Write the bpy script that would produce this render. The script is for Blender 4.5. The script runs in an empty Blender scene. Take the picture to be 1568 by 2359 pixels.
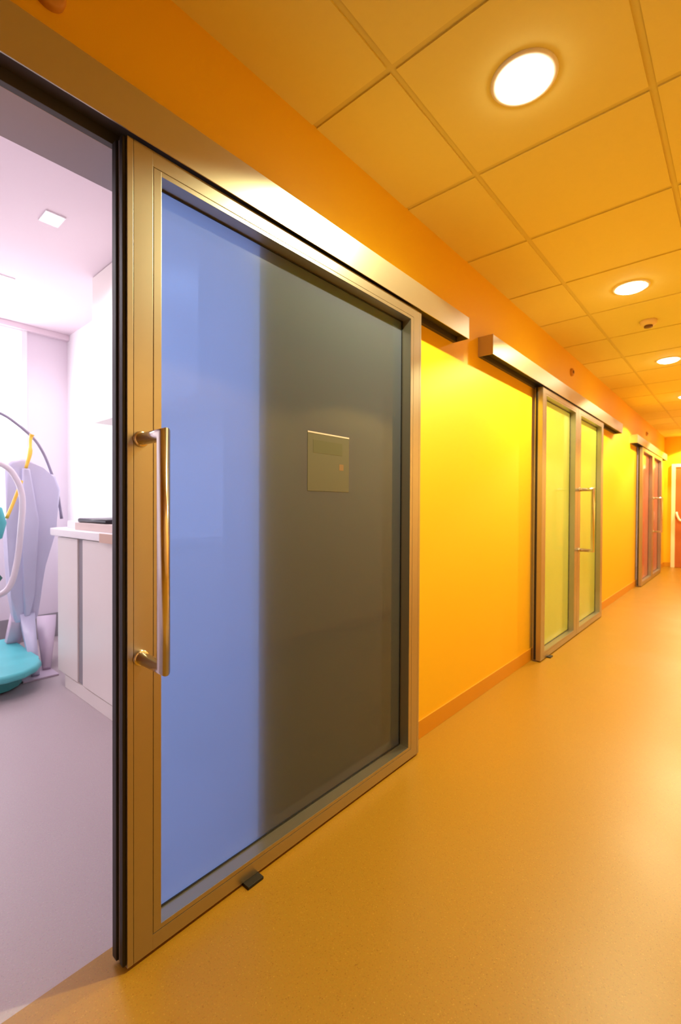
import bpy, bmesh, math
from mathutils import Vector, Matrix

# ------------------------------------------------------------------ camera, world, exposure
sc = bpy.context.scene
COL = sc.collection
YAW, PITCH, ROLL, CAMH = .7199, -.0113, .005, 1.1103
camd = bpy.data.cameras.new('camera')
camd.sensor_fit = 'HORIZONTAL'
camd.sensor_width = 24.0
camd.lens = 1062.67 / 1568 * 24.0
camd.clip_start = .02
camd.clip_end = 100
camd.dof.use_dof = True
camd.dof.focus_distance = 1.35
camd.dof.aperture_fstop = 3.5
cam = bpy.data.objects.new('camera', camd)
COL.objects.link(cam)
cy, sy, cp, sp, cr, sr = math.cos(YAW), math.sin(YAW), math.cos(PITCH), math.sin(PITCH), math.cos(ROLL), math.sin(ROLL)
fw = Vector((-sy*cp, cy*cp, sp)); rt = Vector((cy, sy, 0)); up = rt.cross(fw)
r2 = rt*cr + up*sr; u2 = -rt*sr + up*cr
cam.matrix_world = Matrix(((r2.x, u2.x, -fw.x, 0), (r2.y, u2.y, -fw.y, 0), (r2.z, u2.z, -fw.z, CAMH), (0, 0, 0, 1)))
sc.camera = cam
sc.view_settings.view_transform = 'Standard'
sc.view_settings.look = 'None'
sc.view_settings.gamma = 1
sc.view_settings.use_curve_mapping = False
sc.view_settings.exposure = 0.0
sc.cycles.max_bounces = 10
sc.cycles.diffuse_bounces = 6
sc.cycles.glossy_bounces = 4
sc.cycles.transparent_max_bounces = 12
sc.cycles.caustics_refractive = False
sc.cycles.use_denoising = True
sc.cycles.sample_clamp_indirect = 6
w = bpy.data.worlds.new('world'); sc.world = w; w.use_nodes = True
w.node_tree.nodes['Background'].inputs[0].default_value = (1, .8, .6, 1)
w.node_tree.nodes['Background'].inputs[1].default_value = 0.02

LAMP_COL = (1.0, .95, .50)
LAMP_W = 120.0
ROOM_COL = (1.0, .95, 1.0)
ROOM_W = 17.0
WINDOW_E = 4.6

# ------------------------------------------------------------------ materials
def new_mat(name):
    m = bpy.data.materials.new(name); m.use_nodes = True
    return m, m.node_tree.nodes, m.node_tree.links, m.node_tree.nodes['Principled BSDF']
def paint(name, col, rough=.6, metal=0, var=.04, scale=6, spec=.4, bump=0, bscale=200):
    m, N, L, b = new_mat(name)
    tc = N.new('ShaderNodeTexCoord'); n = N.new('ShaderNodeTexNoise'); n.inputs['Scale'].default_value = scale
    n.inputs['Detail'].default_value = 4
    L.new(tc.outputs['Object'], n.inputs['Vector'])
    r = N.new('ShaderNodeMix'); r.data_type = 'RGBA'
    r.inputs['A'].default_value = (*[c*(1-var) for c in col], 1)
    r.inputs['B'].default_value = (*[min(1, c*(1+var)) for c in col], 1)
    L.new(n.outputs['Fac'], r.inputs['Factor']); L.new(r.outputs['Result'], b.inputs['Base Color'])
    b.inputs['Roughness'].default_value = rough; b.inputs['Metallic'].default_value = metal
    b.inputs['Specular IOR Level'].default_value = spec
    if bump:
        n2 = N.new('ShaderNodeTexNoise'); n2.inputs['Scale'].default_value = bscale
        L.new(tc.outputs['Object'], n2.inputs['Vector'])
        bp = N.new('ShaderNodeBump'); bp.inputs['Strength'].default_value = bump; bp.inputs['Distance'].default_value = .002
        L.new(n2.outputs['Fac'], bp.inputs['Height']); L.new(bp.outputs['Normal'], b.inputs['Normal'])
    return m
def emit(name, col, s):
    m, N, L, b = new_mat(name)
    b.inputs['Base Color'].default_value = (*col, 1)
    b.inputs['Emission Color'].default_value = (*col, 1); b.inputs['Emission Strength'].default_value = s
    return m
def lino(name, base, dark, light, rough):
    m, N, L, b = new_mat(name)
    tc = N.new('ShaderNodeTexCoord')
    v = N.new('ShaderNodeTexVoronoi'); v.inputs['Scale'].default_value = 420
    n = N.new('ShaderNodeTexNoise'); n.inputs['Scale'].default_value = 200; n.inputs['Detail'].default_value = 6
    n3 = N.new('ShaderNodeTexNoise'); n3.inputs['Scale'].default_value = 2.5; n3.inputs['Detail'].default_value = 3
    for x in (v, n, n3): L.new(tc.outputs['Object'], x.inputs['Vector'])
    cr_ = N.new('ShaderNodeValToRGB'); L.new(v.outputs['Color'], cr_.inputs['Fac'])
    e = cr_.color_ramp.elements
    e[0].position = 0; e[0].color = (*dark, 1); e[1].position = 1; e[1].color = (*light, 1)
    k = cr_.color_ramp.elements.new(.22); k.color = (*base, 1)
    k = cr_.color_ramp.elements.new(.82); k.color = (*base, 1)
    mx = N.new('ShaderNodeMix'); mx.data_type = 'RGBA'; mx.blend_type = 'OVERLAY'; mx.inputs['Factor'].default_value = .12
    L.new(cr_.outputs['Color'], mx.inputs['A']); L.new(n.outputs['Color'], mx.inputs['B'])
    L.new(mx.outputs['Result'], b.inputs['Base Color'])
    mr = N.new('ShaderNodeMapRange'); mr.inputs['To Min'].default_value = rough-.04; mr.inputs['To Max'].default_value = rough+.06
    L.new(n3.outputs['Fac'], mr.inputs['Value']); L.new(mr.outputs['Result'], b.inputs['Roughness'])
    bp = N.new('ShaderNodeBump'); bp.inputs['Strength'].default_value = .12; bp.inputs['Distance'].default_value = .001
    L.new(n.outputs['Fac'], bp.inputs['Height']); L.new(bp.outputs['Normal'], b.inputs['Normal'])
    b.inputs['Specular IOR Level'].default_value = .38
    return m
def frosted(name, trans, diff, clear, clearmix=.08, transmix=.6, rough=.12):
    """coloured frosted pane: translucent film + a little clear tint + own colour + glossy face"""
    m, N, L, b = new_mat(name)
    N.remove(b); out = N['Material Output']
    tl = N.new('ShaderNodeBsdfTranslucent'); tl.inputs['Color'].default_value = (*trans, 1)
    df = N.new('ShaderNodeBsdfDiffuse'); df.inputs['Color'].default_value = (*diff, 1)
    tr = N.new('ShaderNodeBsdfTransparent'); tr.inputs['Color'].default_value = (*clear, 1)
    gl = N.new('ShaderNodeBsdfGlossy'); gl.inputs['Roughness'].default_value = rough
    a = N.new('ShaderNodeMixShader'); a.inputs[0].default_value = transmix
    L.new(df.outputs[0], a.inputs[1]); L.new(tl.outputs[0], a.inputs[2])
    c = N.new('ShaderNodeMixShader'); c.inputs[0].default_value = clearmix
    L.new(a.outputs[0], c.inputs[1]); L.new(tr.outputs[0], c.inputs[2])
    fr = N.new('ShaderNodeFresnel'); fr.inputs['IOR'].default_value = 1.5
    d = N.new('ShaderNodeMixShader'); L.new(fr.outputs[0], d.inputs[0])
    L.new(c.outputs[0], d.inputs[1]); L.new(gl.outputs[0], d.inputs[2])
    L.new(d.outputs[0], out.inputs['Surface'])
    return m
def clearface(name):
    m, N, L, b = new_mat(name); N.remove(b)
    tr = N.new('ShaderNodeBsdfTransparent'); tr.inputs['Color'].default_value = (.97, .98, .98, 1)
    L.new(tr.outputs[0], N['Material Output'].inputs['Surface'])
    return m

M = {}
M['orange'] = paint('orange_wall_paint', (.80, .475, .012), .5, var=.015, scale=3, spec=.3, bump=.08, bscale=350)
M['pale'] = paint('pale_beige_wall_paint', (.76, .47, .17), .5, var=.015, scale=3, spec=.3)
M['base'] = paint('orange_baseboard', (.60, .27, .008), .45, var=.02)
M['ceiling'] = paint('cream_ceiling_tile', (.77, .67, .20), .85, var=.015, scale=40, spec=.15)
M['grid'] = paint('ceiling_grid', (.68, .58, .17), .7, spec=.2)
M['floor'] = lino('ochre_linoleum', (.37, .180, .010), (.26, .105, .004), (.49, .26, .025), .36)
M['rfloor'] = lino('lilac_linoleum', (.47, .39, .41), (.39, .31, .34), (.55, .47, .49), .42)
M['lilac'] = paint('lilac_room_paint', (.80, .72, .79), .6, var=.01)
M['rceil'] = paint('pink_ceiling_paint', (.82, .69, .75), .8, var=.01)
M['rwhite'] = paint('white_room_paint', (.90, .88, .90), .6, var=.01)
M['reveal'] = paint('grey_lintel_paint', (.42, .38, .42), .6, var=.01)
M['alu'] = paint('satin_aluminium', (.48, .435, .37), .34, metal=.92, var=.02, scale=30)
M['alu_cover'] = paint('brushed_header_aluminium', (.56, .50, .40), .36, metal=.92, var=.02, scale=30)
M['steel'] = paint('stainless_steel', (.80, .74, .68), .2, metal=1, var=.01)
M['rubber'] = paint('black_rubber', (.012, .011, .012), .45)
M['grey'] = paint('grey_plastic', (.30, .28, .30), .5)
M['track'] = paint('dark_track', (.08, .07, .065), .5, metal=.4)
M['blue'] = frosted('blue_frosted_glass', (.20, .42, .90), (.23, .245, .42), (.26, .42, .80), .16, .72, .07)
M['green'] = frosted('green_frosted_glass', (.78, .84, .14), (.66, .69, .08), (.8, .9, .3), .06, .45, .13)
M['red'] = frosted('red_frosted_glass', (.95, .32, .20), (.85, .24, .14), (.9, .3, .2), .06, .45, .12)
M['clear'] = clearface('clear_pane_back')
M['lamp'] = emit('lamp_diffuser', (1, .94, .74), 30)
M['rim'] = paint('white_lamp_rim', (.85, .82, .75), .3)
M['darkrim'] = paint('dim_reflector', (.6, .55, .45), .25, metal=.8)
M['rlamp'] = emit('room_lamp_diffuser', (1, .98, 1), 12)
M['daylight'] = emit('daylit_window_glass', (.97, .96, 1), WINDOW_E)
M['cream'] = paint('cream_cabinet_laminate', (.86, .80, .76), .4, var=.01)
M['counter'] = paint('white_worktop', (.90, .87, .88), .35, var=.01)
M['tan'] = paint('tan_wood_edge', (.62, .42, .32), .5)
M['black'] = paint('black_tray', (.03, .025, .035), .35)
M['beige'] = paint('beige_box', (.66, .52, .48), .5)
M['shell'] = paint('lilac_plastic_shell', (.60, .58, .76), .3, var=.03, scale=3)
M['pinkleg'] = paint('pink_grey_leg', (.62, .50, .62), .4)
M['teal'] = paint('teal_vinyl', (.11, .55, .60), .4, var=.12, scale=5, bump=.25, bscale=9)
M['tealedge'] = paint('teal_vinyl_edge', (.06, .34, .34), .45)
M['hose'] = paint('white_hose', (.82, .74, .82), .4)
M['arm'] = paint('grey_arm', (.30, .27, .36), .35, metal=.3)
M['yellow'] = paint('yellow_rubber', (.85, .52, .06), .4)
M['redp'] = paint('red_plastic', (.65, .01, .05), .4)
M['dgreen'] = paint('dark_green_plastic', (.02, .16, .13), .4)
M['wood'] = paint('red_brown_wood_door', (.48, .13, .03), .45, var=.12, scale=4)
M['doorframe'] = paint('cream_door_frame', (.88, .78, .55), .4)
M['whitep'] = paint('white_handle', (.9, .88, .84), .3)
M['film'] = paint('grey_green_reflection', (.095, .10, .085), .3)  # tones of a glass reflection, put into the sheet colours
M['film2'] = paint('dark_green_reflection', (.08, .09, .065), .3)
M['film3'] = paint('brown_reflection', (.20, .12, .07), .4)
M['sensor'] = paint('yellowed_sensor', (.80, .62, .30), .4)
M['sensor_dark'] = paint('brown_sensor_ring', (.16, .07, .02), .5)
M['wsensor'] = paint('orange_sensor', (.55, .26, .03), .5)

# ------------------------------------------------------------------ mesh helpers
class MB:
    def __init__(s): s.bm = bmesh.new(); s.mats = []
    def mi(s, m):
        if m not in s.mats: s.mats.append(m)
        return s.mats.index(m)
    def box(s, a, b, m, bev=0, skip=()):
        x0, y0, z0 = a; x1, y1, z1 = b
        k = s.mi(m)
        vs = [s.bm.verts.new(p) for p in ((x0,y0,z0),(x1,y0,z0),(x1,y1,z0),(x0,y1,z0),(x0,y0,z1),(x1,y0,z1),(x1,y1,z1),(x0,y1,z1))]
        F = {'-z':(0,3,2,1),'+z':(4,5,6,7),'-y':(0,1,5,4),'+x':(1,2,6,5),'+y':(2,3,7,6),'-x':(3,0,4,7)}
        out = []
        for n, q in F.items():
            if n in skip: continue
            f = s.bm.faces.new([vs[i] for i in q]); f.material_index = k; out.append(f)
        if bev:
            es = list({e for f in out for e in f.edges})
            r = bmesh.ops.bevel(s.bm, geom=es, offset=bev, segments=2, profile=.7, affect='EDGES', clamp_overlap=True)
            for f in r['faces']: f.material_index = k
        return out
    def prism(s, pts, axis, a, b, m, bev=0, segs=2):
        """polygon pts (2D) extruded along axis from a to b"""
        k = s.mi(m)
        def P(p, t):
            if axis == 0: return (t, p[0], p[1])
            if axis == 1: return (p[0], t, p[1])
            return (p[0], p[1], t)
        A = [s.bm.verts.new(P(p, a)) for p in pts]; B = [s.bm.verts.new(P(p, b)) for p in pts]
        fs = [s.bm.faces.new(A), s.bm.faces.new(B[::-1])]
        n = len(pts)
        for i in range(n): fs.append(s.bm.faces.new((A[i], B[i], B[(i+1) % n], A[(i+1) % n])))
        for f in fs: f.material_index = k
        if bev:
            es = list(fs[0].edges)+list(fs[1].edges)
            r = bmesh.ops.bevel(s.bm, geom=es, offset=bev, segments=segs, profile=.5, affect='EDGES', clamp_overlap=True)
            for f in r['faces']: f.material_index = k; f.smooth = True
        return fs
    def tube(s, pts, r, m, seg=16, cap=True):
        k = s.mi(m); pts = [Vector(p) for p in pts]; rings = []
        rr = r if isinstance(r, (list, tuple)) else [r]*len(pts)
        ref = None
        for i, p in enumerate(pts):
            if i == 0: t = pts[1]-p
            elif i == len(pts)-1: t = p-pts[i-1]
            else: t = (pts[i+1]-p).normalized()+(p-pts[i-1]).normalized()
            t.normalize()
            if ref is None: ref = t.orthogonal().normalized()
            ref = (ref-t*ref.dot(t)).normalized(); bn = t.cross(ref)
            sc_ = 1.0
            if 0 < i < len(pts)-1:
                c = t.dot((p-pts[i-1]).normalized()); sc_ = 1/max(c, .5)
                d1 = (p-pts[i-1]).normalized(); d2 = (pts[i+1]-p).normalized()
                ax = d1.cross(d2)
                if ax.length > 1e-3: ax.normalize(); side = t.cross(ax)
                else: sc_ = 1
            ring = []
            for j in range(seg):
                a = 2*math.pi*j/seg
                o = (ref*math.cos(a)+bn*math.sin(a))*rr[i]
                if sc_ > 1.0001: o = o+side*(o.dot(side))*(sc_-1)
                ring.append(s.bm.verts.new(p+o))
            rings.append(ring)
        for a, b in zip(rings, rings[1:]):
            for j in range(seg):
                f = s.bm.faces.new((a[j], a[(j+1) % seg], b[(j+1) % seg], b[j])); f.material_index = k; f.smooth = True
        if cap:
            for ring in (rings[0][::-1], rings[-1]):
                f = s.bm.faces.new(ring); f.material_index = k
    def lathe(s, prof, c, axis, m, seg=40, caps=True):
        """prof: list (r, h) along axis ('z' or 'x')"""
        k = s.mi(m); rings = []
        for r, h in prof:
            ring = []
            for j in range(seg):
                a = 2*math.pi*j/seg; u, v = r*math.cos(a), r*math.sin(a)
                p = (c[0]+u, c[1]+v, c[2]+h) if axis == 'z' else (c[0]+h, c[1]+u, c[2]+v)
                ring.append(s.bm.verts.new(p))
            rings.append(ring)
        for a, b in zip(rings, rings[1:]):
            for j in range(seg):
                f = s.bm.faces.new((a[j], a[(j+1) % seg], b[(j+1) % seg], b[j])); f.material_index = k; f.smooth = True
        if caps:
            for ring in (rings[0], rings[-1]):
                f = s.bm.faces.new(ring); f.material_index = k
    def build(s, name, parent=None, loc=None, recalc=True):
        if recalc: bmesh.ops.recalc_face_normals(s.bm, faces=s.bm.faces[:])
        me = bpy.data.meshes.new(name); s.bm.to_mesh(me); s.bm.free()
        for m in s.mats: me.materials.append(m)
        o = bpy.data.objects.new(name, me); COL.objects.link(o)
        if parent: 
            o.parent = parent
        return o
def struct(o): o['kind'] = 'structure'; return o
def empty(name, loc, label, cat, group=None):
    o = bpy.data.objects.new(name, None); COL.objects.link(o); o.location = loc; o.empty_display_size = .1
    o['label'] = label; o['category'] = cat
    if group: o['group'] = group
    return o
def tag(o, label, cat, group=None):
    o['label'] = label; o['category'] = cat
    if group: o['group'] = group
    return o
def rel(pts, c): return [tuple(a-b for a, b in zip(p, c)) for p in pts]
def smooth_path(pts, n=8):
    P = [Vector(p) for p in pts]; P = [2*P[0]-P[1]]+P+[2*P[-1]-P[-2]]; out = []
    for i in range(1, len(P)-2):
        for k in range(n):
            t = k/n; a, b, c, d = P[i-1:i+3]
            out.append(.5*((2*b)+(-a+c)*t+(2*a-5*b+4*c-d)*t*t+(-a+3*b-3*c+d)*t**3))
    out.append(P[-2]); return out

# ------------------------------------------------------------------ setting
WX, WB, ZC = -1.169, -1.325, 2.463        # corridor face and room face of the wall, corridor ceiling
XO, YE, YB = .40, 10.7, -3.0              # opposite wall, end wall, wall behind the camera
RZ, RX, RY0, RY1 = 2.56, -4.4, -1.2, 1.443  # treatment room
LZ = 1.978                                 # lintel
OPEN = [(-.38, .91), (3.51, 5.22), (7.76, 9.61)]

b = MB(); ys = [YB]
for o_ in OPEN: ys += list(o_)
ys.append(YE)
for i in range(0, len(ys), 2): b.box((WB, ys[i], 0), (WX, ys[i+1], 2.70), M['orange'])
for y0, y1 in OPEN: b.box((WB, y0, LZ), (WX, y1, 2.70), M['orange'])
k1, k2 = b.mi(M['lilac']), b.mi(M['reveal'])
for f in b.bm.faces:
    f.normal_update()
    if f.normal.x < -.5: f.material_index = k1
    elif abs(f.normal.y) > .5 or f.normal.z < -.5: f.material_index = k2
struct(b.build('wall_left', recalc=False))
b = MB(); b.box((XO, YB, 0), (XO+.12, YE, 2.70), M['pale']); struct(b.build('wall_right'))
b = MB(); b.box((WX-.4, YE, 0), (XO+.12, YE+.12, 2.70), M['orange']); struct(b.build('wall_end'))
b = MB(); b.box((WX-.1, YB-.12, 0), (XO+.12, YB, 2.70), M['orange']); struct(b.build('wall_back'))
b = MB(); b.box((-1.185, YB, -.1), (XO, YE, 0), M['floor']); struct(b.build('floor'))
b = MB(); b.box((RX-.1, RY0-.1, -.1), (-1.185, RY1+.1, -.0005), M['rfloor']); struct(b.build('floor_room'))
# suspended ceiling: tiles slightly lower than the grid bars
b = MB(); x = -.8377-.6
tx = [WX, -.8377, -.2377, .3623, XO]
ty = []; y = 1.1822-.6*7
while y < YE: ty.append(y); y += .6
ty = [YB]+[v for v in ty if YB+.05 < v < YE-.05]+[YE]
g = .011; dz = .005
kt, kg = b.mi(M['ceiling']), b.mi(M['grid'])
for i in range(len(tx)-1):
    for j in range(len(ty)-1):
        x0, x1 = tx[i]+(g if i else 0), tx[i+1]-(g if i < len(tx)-2 else 0)
        y0, y1 = ty[j]+(g if j else 0), ty[j+1]-(g if j < len(ty)-2 else 0)
        b.box((x0, y0, ZC), (x1, y1, ZC+.02), M['ceiling'])
b.box((WX, YB, ZC+dz), (XO, YE, ZC+.06), M['grid'])
struct(b.build('ceiling'))
# baseboards
b = MB()
for y0, y1 in ((YB, -.38), (.91, 3.51), (5.22, 7.76), (9.61, YE)):
    b.box((WX, y0, 0), (WX+.009, y1, .086), M['base'], .002)
struct(b.build('baseboard_left'))
b = MB(); b.box((XO-.009, YB, 0), (XO, YE, .086), M['base'], .002); struct(b.build('baseboard_right'))
b = MB(); b.box((WX+.009, YE-.009, 0), (-1.05, YE, .086), M['base'], .002); struct(b.build('baseboard_end'))
# treatment room shell
b = MB(); b.box((RX-.1, RY0, 0), (RX, RY1, RZ+.1), M['lilac']); struct(b.build('wall_room_far'))
b = MB(); b.box((RX-.1, RY1, 0), (WB, RY1+.1, RZ+.1), M['rwhite']); struct(b.build('wall_room_right'))
b = MB(); b.box((RX-.1, RY0-.1, 0), (WB, RY0, RZ+.1), M['rwhite']); struct(b.build('wall_room_left'))
b = MB(); b.box((RX-.1, RY0-.1, RZ), (WB, RY1+.1, RZ+.1), M['rceil']); struct(b.build('ceiling_room'))
b = MB(); b.box((RX, .1, 0), (RX+.012, RY1, .20), M['grey'], .003); struct(b.build('baseboard_room'))
b = MB(); b.box((RX, RY0, 2.515), (RX+.05, RY1, RZ), M['rceil'], .006); struct(b.build('trim_1'))
# window of the treatment room
wn = MB(); wn.box((RX, .05, .95), (RX+.012, 1.10, 2.50), M['daylight']); wn = struct(wn.build('window_1'))
fr = MB()
for a, c in (((.0, .92), (.05, 2.53)), ((1.10, .92), (1.14, 2.53)), ((.05, .92), (1.10, .95)), ((.05, 2.50), (1.10, 2.53))):
    fr.box((RX, a[0], a[1]), (RX+.03, c[0], c[1]), M['rwhite'], .003)
fr = fr.build('window_frame', wn)
# rooms behind the two closed doors
for (y0, y1) in ((3.0, 5.9), (7.2, 10.3)):
    b = MB(); X0 = -3.4
    b.box((X0-.05, y0, 0), (X0, y1, 2.5), M['rwhite']); b.box((X0, y0-.05, 0), (WB, y0, 2.5), M['rwhite'])
    b.box((X0, y1, 0), (WB, y1+.05, 2.5), M['rwhite']); b.box((X0, y0, 2.5), (WB, y1, 2.55), M['rwhite'])
    b.box((X0, y0, -.05), (WX-.016, y1, -.0005), M['rfloor'])
    struct(b.build('wall_closed_room'))

# ------------------------------------------------------------------ sliding doors
DF, DB = -1.091, -1.146     # front and back of a door leaf
DZ0, DZ1 = .009, 1.974
def make_leaf(y0, y1, pane_mat, label, handle_y=None, seal=None, stile=.082, guides=(), group='sliding glass doors'):
    c = (DF, (y0+y1)/2, 0)
    root = empty('sliding_door', c, label, 'door', group)
    Y = lambda y: y-c[1]
    X = lambda x_: x_-c[0]
    f = MB(); A = M['alu']
    iy0, iy1, iz0, iz1 = y0+stile, y1-stile, .062, 1.922
    xb, xf = X(DB), X(DF)
    # outer frame with shadow grooves: body + raised plates
    gr = .0025
    f.box((xb, Y(y0), DZ0), (xf-gr, Y(iy0), DZ1), A); f.box((xb, Y(iy1), DZ0), (xf-gr, Y(y1), DZ1), A)
    f.box((xb, Y(iy0), DZ0), (xf-gr, Y(iy1), iz0), A); f.box((xb, Y(iy0), iz1), (xf-gr, Y(iy1), DZ1), A)
    w0, w1 = .014, .062
    def plate(a, d, z0, z1): f.box((xf-gr-.001, Y(a), z0), (xf, Y(d), z1), A, .0007)
    plate(y0, y0+w0, DZ0, DZ1); plate(y0+w0+.001, y0+w1, DZ0, DZ1)
    plate(y1-w0, y1, DZ0, DZ1); plate(y1-w1, y1-w0-.001, DZ0, DZ1)
    plate(y0+w1+.002, iy0, iz0-.012, iz1+.012); plate(iy1, y1-w1-.002, iz0-.012, iz1+.012)
    plate(y0+w1, y1-w1, DZ0, iz0-.014); plate(iy0, iy1, iz0-.012, iz0)
    plate(y0+w1, y1-w1, iz1+.014, DZ1); plate(iy0, iy1, iz1, iz1+.012)
    f.build('frame', root)
    p = MB(); k = p.mi(M['clear'])
    xg = X(-1.138)
    fs = p.box((xg-.006, Y(iy0), iz0), (xg, Y(iy1), iz1), M['clear'])
    kk = p.mi(pane_mat); fs[3].material_index = kk
    p.build('pane', root)
    g_ = MB()   # thin gasket line round the pane
    R = M['rubber']; t = .004
    g_.box((xg, Y(iy0), iz0), (xg+.004, Y(iy1), iz0+t), R); g_.box((xg, Y(iy0), iz1-t), (xg+.004, Y(iy1), iz1), R)
    g_.box((xg, Y(iy0), iz0+t), (xg+.004, Y(iy0)+t, iz1-t), R); g_.box((xg, Y(iy1)-t, iz0+t), (xg+.004, Y(iy1), iz1-t), R)
    g_.build('gasket', root)
    if seal:
        s_ = MB(); e = y0
        s_.box((X(-1.147), Y(e-.012), DZ0+.004), (X(-1.125), Y(e), DZ1), R, .003)
        s_.box((X(-1.114), Y(e-.009), DZ0+.004), (X(-1.097), Y(e), DZ1), R, .003)
        so = s_.build('rubber_seal', root)
        a_ = MB(); a_.box((X(-1.125), Y(e-.006), DZ0+.004), (X(-1.114), Y(e), DZ1), M['grey'], .001); a_.build('seal_carrier', so)
    else:
        s_ = MB(); s_.box((X(-1.140), Y(y0-.004), DZ0+.004), (X(-1.125), Y(y0), DZ1), R); s_.build('rubber_seal', root)
    s2 = MB(); s2.box((X(-1.140), Y(iy0), .001), (X(-1.10), Y(iy1), DZ0), R); s2.build('gap_shadow_strip', root)  # black strip paints the shadow line in the gap below the leaf
    if handle_y is not None:
        h = MB(); S = M['steel']; r = .0145
        xa = X(DF); xh = X(-.982); zt, zb = 1.270, .744
        h.tube([(xa, Y(handle_y), zt), (xh, Y(handle_y), zt), (xh, Y(handle_y), zb), (xa, Y(handle_y), zb)], r, S, 32)
        ho = h.build('handle', root)
        for z in (zt, zb):
            q = MB(); q.lathe([(.0, 0), (.0175, 0), (.019, .002), (.019, .004), (.0175, .006), (.0, .006)], (xa, Y(handle_y), z), 'x', S, 40, caps=False)
            q.build('handle_rosette', ho)
    for gy in guides:
        q = MB(); q.box((X(-1.14), Y(gy-.028), 0), (X(-1.066), Y(gy+.028), .0085), R, .002); q.build('floor_guide', root)
    return root
make_leaf(.485, 1.783, M['blue'], 'blue-glass sliding door, nearest, pushed half open beside the bright room', .517, True, .084, (.849,))
make_leaf(3.424, 4.358, M['green'], 'left leaf of the closed green-glass sliding door, the one without a handle', None, False, .084, (3.60,))
make_leaf(4.362, 5.295, M['green'], 'right leaf of the green-glass sliding door, carrying the bar handle', 4.405, False, .084)
make_leaf(7.67, 8.682, M['red'], 'left leaf of the far red-glass sliding door, the one without a handle', None, False, .084)
make_leaf(8.686, 9.70, M['red'], 'right leaf of the far red-glass sliding door, carrying the handle', 8.74, False, .084)

def make_header(y0, y1, label):
    z0, z1, xf, xb = 1.978, 2.090, -1.079, WX
    c = (xf, (y0+y1)/2, z0)
    root = empty('door_track_cover', c, label, 'track cover', 'metal track covers above the doors')
    Y = lambda y: y-c[1]; d = xb-xf; h = z1-z0; t = .003
    b = MB(); A = M['alu_cover']
    b.prism([(0, 0), (0, h-.004), (-.004, h), (d, h), (d, h-t), (-.006, h-t), (-t, h-.006), (-t, 0)], 1, Y(y0), Y(y1), A)
    b.build('cover', root)
    for e0, e1 in ((y0-.002, y0+.001), (y1-.001, y1+.002)):
        q = MB(); q.box((d, Y(e0), 0), (.0005, Y(e1), h+.0005), A, .0006); q.build('end_cap', root)
    q = MB()
    q.box((d, Y(y0+.003), .028), (-.004, Y(y1-.003), .034), M['track'])
    q.box((d, Y(y0+.003), .0), (d+.018, Y(y1-.003), .028), M['track'], .001)
    q.build('running_track', root)
make_header(-1.55, 2.227, 'metal track cover above the blue-glass sliding door and open doorway')
make_header(2.530, 6.19, 'metal track cover above the green-glass sliding doors')
make_header(7.18, 10.24, 'metal track cover above the far red-glass sliding doors')

# ------------------------------------------------------------------ reflection in the blue pane, painted as a thin sheet on the glass
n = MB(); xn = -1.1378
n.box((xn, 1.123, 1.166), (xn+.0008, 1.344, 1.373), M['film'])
nt = n.build('painted_reflection'); tag(nt, 'small grey-green sheet painted as a reflection on the dark part of the blue door glass', 'painted_reflection')
n = MB(); n.box((xn+.0008, 1.150, 1.300), (xn+.0012, 1.305, 1.345), M['film2']); n.build('dark_block', nt)
n = MB(); n.box((xn+.0008, 1.288, 1.245), (xn+.0012, 1.312, 1.268), M['film3']); n.build('brown_mark', nt)
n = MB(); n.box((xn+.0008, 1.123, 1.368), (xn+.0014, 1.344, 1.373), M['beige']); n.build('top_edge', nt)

# ------------------------------------------------------------------ corridor downlights
LX = -.54
lamp_names = ['nearest and largest round ceiling downlight in the corridor', 'second round ceiling downlight along the corridor, before the smoke detector',
              'third round ceiling downlight, just beyond the smoke detector', 'fourth round ceiling downlight, cut by the right edge of the photo',
              'fifth round ceiling downlight, far down the corridor', 'round ceiling downlight right before the end wall']
for i, y in enumerate((1.482, 3.30, 5.13, 6.93, 8.73, 10.3)):
    root = empty('ceiling_downlight', (LX, y, ZC), lamp_names[i], 'ceiling light', 'round corridor downlights')
    q = MB(); q.lathe([(.100, 0), (.100, -.003), (.094, -.006), (.084, -.007), (.079, -.004), (.079, .0)], (0, 0, 0), 'z', M['rim'], 64, caps=False); q.build('rim', root)
    q = MB(); q.lathe([(.079, -.004), (.072, -.014), (.048, -.022), (.0005, -.026)], (0, 0, 0), 'z', M['lamp'], 64, caps=False); q.build('diffuser', root)
    ld = bpy.data.lights.new('downlight_bulb', 'SPOT'); ld.energy = LAMP_W; ld.color = LAMP_COL
    ld.spot_size = math.radians(137); ld.spot_blend = .16; ld.shadow_soft_size = .02
    lo = bpy.data.objects.new('downlight_bulb', ld); COL.objects.link(lo); lo.parent = root; lo.location = (0, 0, -.055)

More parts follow.
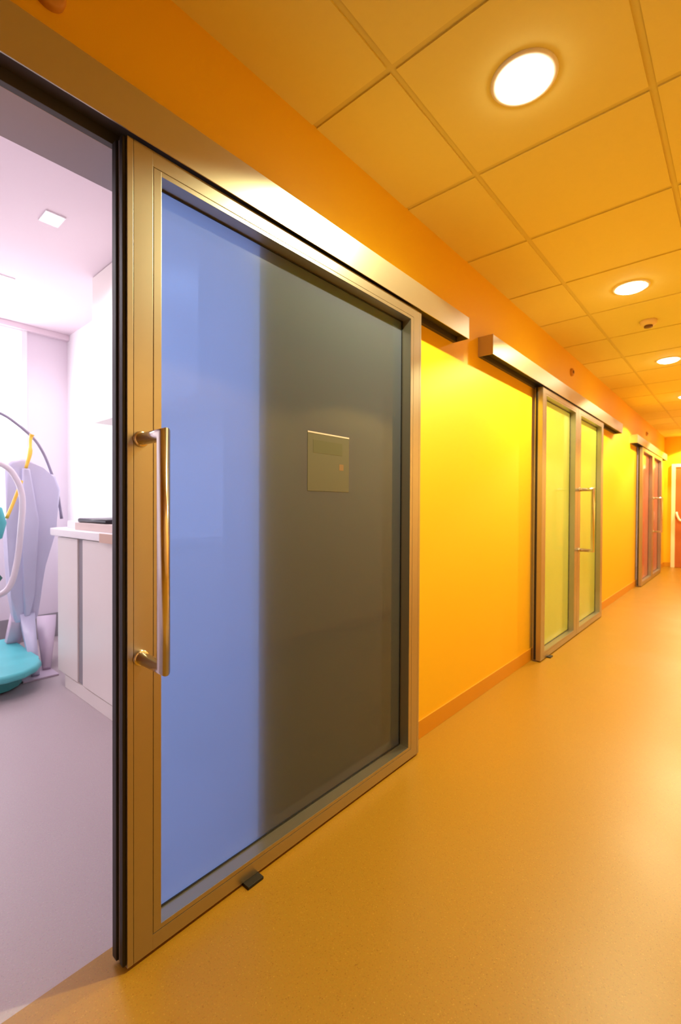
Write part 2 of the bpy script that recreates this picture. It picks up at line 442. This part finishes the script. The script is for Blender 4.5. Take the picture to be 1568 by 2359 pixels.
# smoke detector, wall sensors, sprinkler rose
sd = empty('smoke_detector', (-.54, 3.975, ZC), 'round smoke detector on the ceiling between two downlights', 'smoke detector')
q = MB(); q.lathe([(.052, 0), (.055, -.004), (.052, -.022), (.036, -.034), (.0, -.034)], (0, 0, 0), 'z', M['sensor'], 40, caps=False); q.build('housing', sd)
q = MB(); q.lathe([(.026, -.034), (.027, -.036), (.027, -.046), (.0, -.046)], (0, 0, 0), 'z', M['sensor_dark'], 32, caps=False); q.build('sensor_chamber', sd)
for y, z, l in ((.345, 2.238, 'small round wall sensor above the track cover at the top left corner'), (4.41, 2.307, 'small round wall sensor above the green-glass doors'), (8.53, 2.268, 'small round wall sensor above the far red-glass doors')):
    r_ = empty('wall_sensor', (WX, y, z), l, 'sensor', 'round sensors above the doors')
    q = MB(); q.lathe([(.034, 0), (.034, .012), (.028, .018), (.0, .018)], (0, 0, 0), 'x', M['wsensor'], 32, caps=False); q.build('housing', r_)
    q = MB(); q.lathe([(.014, .018), (.013, .024), (.0, .025)], (0, 0, 0), 'x', M['sensor_dark'], 24, caps=False); q.build('lens', r_)
q = MB(); q.lathe([(.012, 0), (.012, -.004), (.006, -.008), (.0, -.008)], (-.62, .98, ZC), 'z', M['sensor_dark'], 24, caps=False)
tag(q.build('ceiling_sensor'), 'tiny dark sensor button in the ceiling tile at the top edge', 'sensor')

# end door
ed = MB(); ed.box((-.99, YE-.03, .004), (-.10, YE-.002, 1.885), M['wood'], .003); ed = struct(ed.build('door_1'))
q = MB()
q.box((-1.05, YE-.045, 0), (-.99, YE, 1.945), M['doorframe'], .003); q.box((-.10, YE-.045, 0), (-.04, YE, 1.945), M['doorframe'], .003)
q.box((-.99, YE-.045, 1.885), (-.10, YE, 1.945), M['doorframe'], .003); q.build('door_frame', ed)
q = MB(); q.box((-.94, YE-.034, .10), (-.15, YE-.029, .78), M['wood'], .002); q.build('kick_panel', ed)
q = MB(); q.tube(smooth_path([(-.965, YE-.03, 1.03), (-.962, YE-.08, 1.025), (-.95, YE-.09, .97), (-.915, YE-.09, .895), (-.87, YE-.09, .885), (-.82, YE-.09, .885)], 5), .017, M['whitep'], 14); q.build('door_handle', ed)

# ------------------------------------------------------------------ treatment room furniture
C0 = (-2.6, 1.0, 0)
cab = empty('base_cabinet', C0, 'cream base cabinet with white worktop against the right wall of the bright room', 'cabinet')
X = lambda v: v-C0[0]
q = MB(); q.box((X(-3.215), .018, .072), (X(-1.9), .44, .918), M['cream'], .002); q.box((X(-3.115), .006, 0), (X(-1.9), .42, .075), M['cream'], .002); q.build('body', cab)
for a, c_ in ((-3.22, -2.897), (-2.819, -2.30), (-2.295, -1.9)):
    q = MB(); q.box((X(a), 0, .085), (X(c_), .018, .915), M['cream'], .003); q.build('cabinet_door', cab)
q = MB(); q.box((X(-2.896), .008, .085), (X(-2.820), .0185, .915), M['grey']); q.build('handle_channel', cab)
q = MB(); q.prism([(X(-3.36), .0), (X(-3.43), .06), (X(-3.45), .2), (X(-3.45), .44), (X(-1.9), .44), (X(-1.9), -.02), (X(-3.28), -.02)], 2, .922, .966, M['counter'], .004); wt = q.build('worktop', cab)
q = MB(); q.box((X(-2.52), -.026, .918), (X(-2.30), -.019, .966), M['tan'], .002); q.build('edge_strip', wt)
uc = MB(); U0 = (-2.55, 1.17, 1.66)
ucr = empty('wall_cabinet', U0, 'cream wall cabinet hanging above the worktop up to the ceiling', 'cabinet')
uc.box((-.58, .018, 0), (.65, .272, .895), M['cream'], .002); uc.build('body', ucr)
for a, c_ in ((-.58, -.28), (-.277, .1), (.103, .65)):
    q = MB(); q.box((a, 0, .003), (c_, .018, .893), M['cream'], .003); q.build('cabinet_door', ucr)
q = MB(); q.box((-.55, -.004, -.03), (.65, .25, 0), M['cream'], .003); q.build('light_rail', ucr)
q = MB(); q.box((-3.02, 1.03, .966), (-2.45, 1.33, 1.008), M['beige'], .004); bx_ = q.build('flat_box'); tag(bx_, 'flat beige box lying on the white worktop', 'box')
q = MB(); q.box((-3.30, 1.08, .966), (-3.03, 1.30, 1.012), M['counter'], .004); tag(q.build('flat_box'), 'flat white box at the left end of the worktop', 'box')
q = MB(); q.prism([(-3.03, 1.05), (-3.04, 1.09), (-3.02, 1.28), (-2.64, 1.28), (-2.62, 1.09), (-2.63, 1.05)], 2, 1.008, 1.034, M['black'], .009, 3)
tr_ = q.build('instrument_tray'); tag(tr_, 'thin black tray lying on top of the beige box', 'tray')

# treatment chair with shell back, arc arm, hose and teal pads
T0 = (-3.7, .9, 0)
tc_ = empty('treatment_chair', T0, 'lilac plastic treatment chair with teal pads, hose and arc arm by the window', 'treatment chair')
def rp(pts): return rel(pts, T0)
XS = -3.75
out = [(.838, 1.366), (.869, 1.408), (.93, 1.428), (.97, 1.428), (1.01, 1.395), (1.05, 1.352), (1.10, 1.335), (1.142, 1.326), (1.171, 1.220), (1.142, .935), (1.074, .690),
       (1.032, .341), (1.006, .300), (.892, .310), (.868, .50), (.855, .71), (.842, 1.0)]
q = MB(); q.prism([(a-T0[1], z) for a, z in out], 0, XS-T0[0]-.05, XS-T0[0]+.05, M['shell'], .022, 4); sh = q.build('back_shell', tc_)
q = MB(); q.prism([(a-T0[1], z) for a, z in ((.93, 1.36), (.975, 1.36), (1.03, 1.0), (1.0, .5), (.975, .35), (.94, .35), (.93, .8))], 0, XS-T0[0]+.045, XS-T0[0]+.075, M['shell'], .012, 3); q.build('spine_rib', sh)
# legs
def leg(p0, p1, w0, w1, m, name='leg'):
    q = MB(); a, b_ = Vector(p0), Vector(p1)
    q.tube([a, b_], [w0, w1], m, 4); o = q.build(name, tc_); return o
leg(rp([(-3.72, .965, .34)])[0], rp([(-3.42, .935, .012)])[0], .06, .028, M['shell'])
leg(rp([(-3.85, 1.12, .26)])[0], rp([(-3.50, 1.02, .012)])[0], .085, .032, M['pinkleg'])
leg(rp([(-3.75, .93, .34)])[0], rp([(-3.95, .90, .012)])[0], .07, .04, M['pinkleg'])
q = MB(); q.box((-.16, -.05, 0), (.34, .15, .012), M['pinkleg'], .004); q.build('foot_plate', tc_)
# separate teal cushion, grouped with the chair
ft = [(-3.27, .40), (-3.14, .60), (-3.10, .70), (-3.12, .80), (-3.19, .88), (-3.27, .925), (-3.36, .935), (-3.62, .93), (-3.95, .945), (-4.0, .90), (-4.0, .40)]
q = MB(); q.prism([(x_-T0[0], y_-T0[1]) for x_, y_ in ft], 2, .105, .150, M['teal'], .018, 4); fo = q.build('teal_cushion', tc_)
q = MB(); q.prism([(-3.6+(x_+3.6)*.72-T0[0], .6+(y_-.6)*.75-T0[1]) for x_, y_ in ft], 2, .012, .106, M['tealedge'], .004, 2); q.build('cushion_base', fo)
q = MB(); q.tube(rp([(-3.45, .66, .90), (-3.45, .735, .93), (-3.45, .752, 1.0), (-3.45, .735, 1.07), (-3.45, .66, 1.10)]), .035, M['teal'], 16); q.build('arm_pad', tc_)
q = MB(); q.tube(rp([(-3.45, .60, .70), (-3.45, .70, .72), (-3.45, .74, .66), (-3.45, .70, .60)]), .022, M['dgreen'], 12); q.build('green_clamp', tc_)
q = MB(); q.tube(rp([(-3.45, .66, .51), (-3.45, .735, .51)]), [.03, .026], M['redp'], 16); q.build('red_knob', tc_)
q = MB(); q.tube(smooth_path(rp([(-3.8, .70, 1.775), (-3.8, .833, 1.732), (-3.8, .906, 1.69), (-3.8, 1.022, 1.59), (-3.8, 1.089, 1.482), (-3.8, 1.144, 1.329), (-3.8, 1.178, 1.204), (-3.8, 1.206, 1.012)]), 6), .0105, M['arm'], 12); q.build('arc_arm', tc_)
q = MB(); q.tube(smooth_path(rp([(-3.5, .62, 1.39), (-3.5, .70, 1.385), (-3.5, .766, 1.369), (-3.5, .823, 1.327), (-3.5, .869, 1.232), (-3.5, .885, 1.121), (-3.5, .875, .953), (-3.5, .856, .759), (-3.5, .821, .61), (-3.5, .764, .549), (-3.5, .66, .54)]), 6), .018, M['hose'], 14); q.build('hose', tc_)
q = MB(); q.tube(smooth_path(rp([(-3.71, .995, 1.60), (-3.71, .985, 1.56), (-3.66, .969, 1.464), (-3.64, .94, 1.36)]), 5), [.016, .014, .012, .011, .011, .010, .010, .010, .010, .014, .014, .013, .012, .011, .010, .010], M['yellow'], 12); q.build('strap', tc_)
q = MB(); q.tube(smooth_path(rp([(-3.60, .905, 1.27), (-3.58, .885, 1.22), (-3.55, .845, 1.12), (-3.5, .80, 1.03)]), 5), .010, M['yellow'], 12); q.build('strap', tc_)

q = MB(); q.tube(smooth_path(rp([(-3.55, .60, .13), (-3.47, .63, .35), (-3.45, .64, .70), (-3.46, .64, 1.10), (-3.52, .63, 1.39), (-3.68, .66, 1.60), (-3.80, .70, 1.775)]), 6), .022, M['shell'], 16); q.build('side_post', tc_)

# room lamps
for i, (x_, y_, l) in enumerate(((-2.648, .80, 'square recessed ceiling lamp in the bright room, nearer the doorway'), (-3.588, .811, 'square recessed ceiling lamp in the bright room, at the left photo edge'),
                                 (-2.648, -.5, ''), (-3.588, -.5, 'square recessed ceiling lamp deeper in the bright room, hidden left of the open doorway'))):
    root = empty('recessed_ceiling_lamp', (x_, y_, RZ), l or 'square recessed ceiling lamp hidden left of the open doorway, nearest the corridor wall', 'ceiling light', 'square lamps in the bright room')
    q = MB(); q.box((-.06, -.045, -.006), (.06, .045, 0), M['rwhite'], .002); q.build('trim_ring', root)
    q = MB(); q.box((-.048, -.034, -.009), (.048, .034, -.0055), M['rlamp'], .001); q.build('diffuser', root)
    ld = bpy.data.lights.new('lamp_bulb', 'SPOT'); ld.energy = ROOM_W; ld.color = ROOM_COL
    ld.spot_size = math.radians(165); ld.spot_blend = .5; ld.shadow_soft_size = .05
    lo = bpy.data.objects.new('lamp_bulb', ld); COL.objects.link(lo); lo.parent = root; lo.location = (0, 0, -.06)
# unseen lights added behind the closed doors to brighten their panes
for (x_, y_, e) in ((-2.3, 4.4, 30), (-2.3, 8.7, 20)):
    ld = bpy.data.lights.new('pane_backlight', 'POINT'); ld.energy = e; ld.color = (1, .9, .7); ld.shadow_soft_size = .1
    lo = bpy.data.objects.new('pane_backlight', ld); COL.objects.link(lo); lo.location = (x_, y_, 2.3)
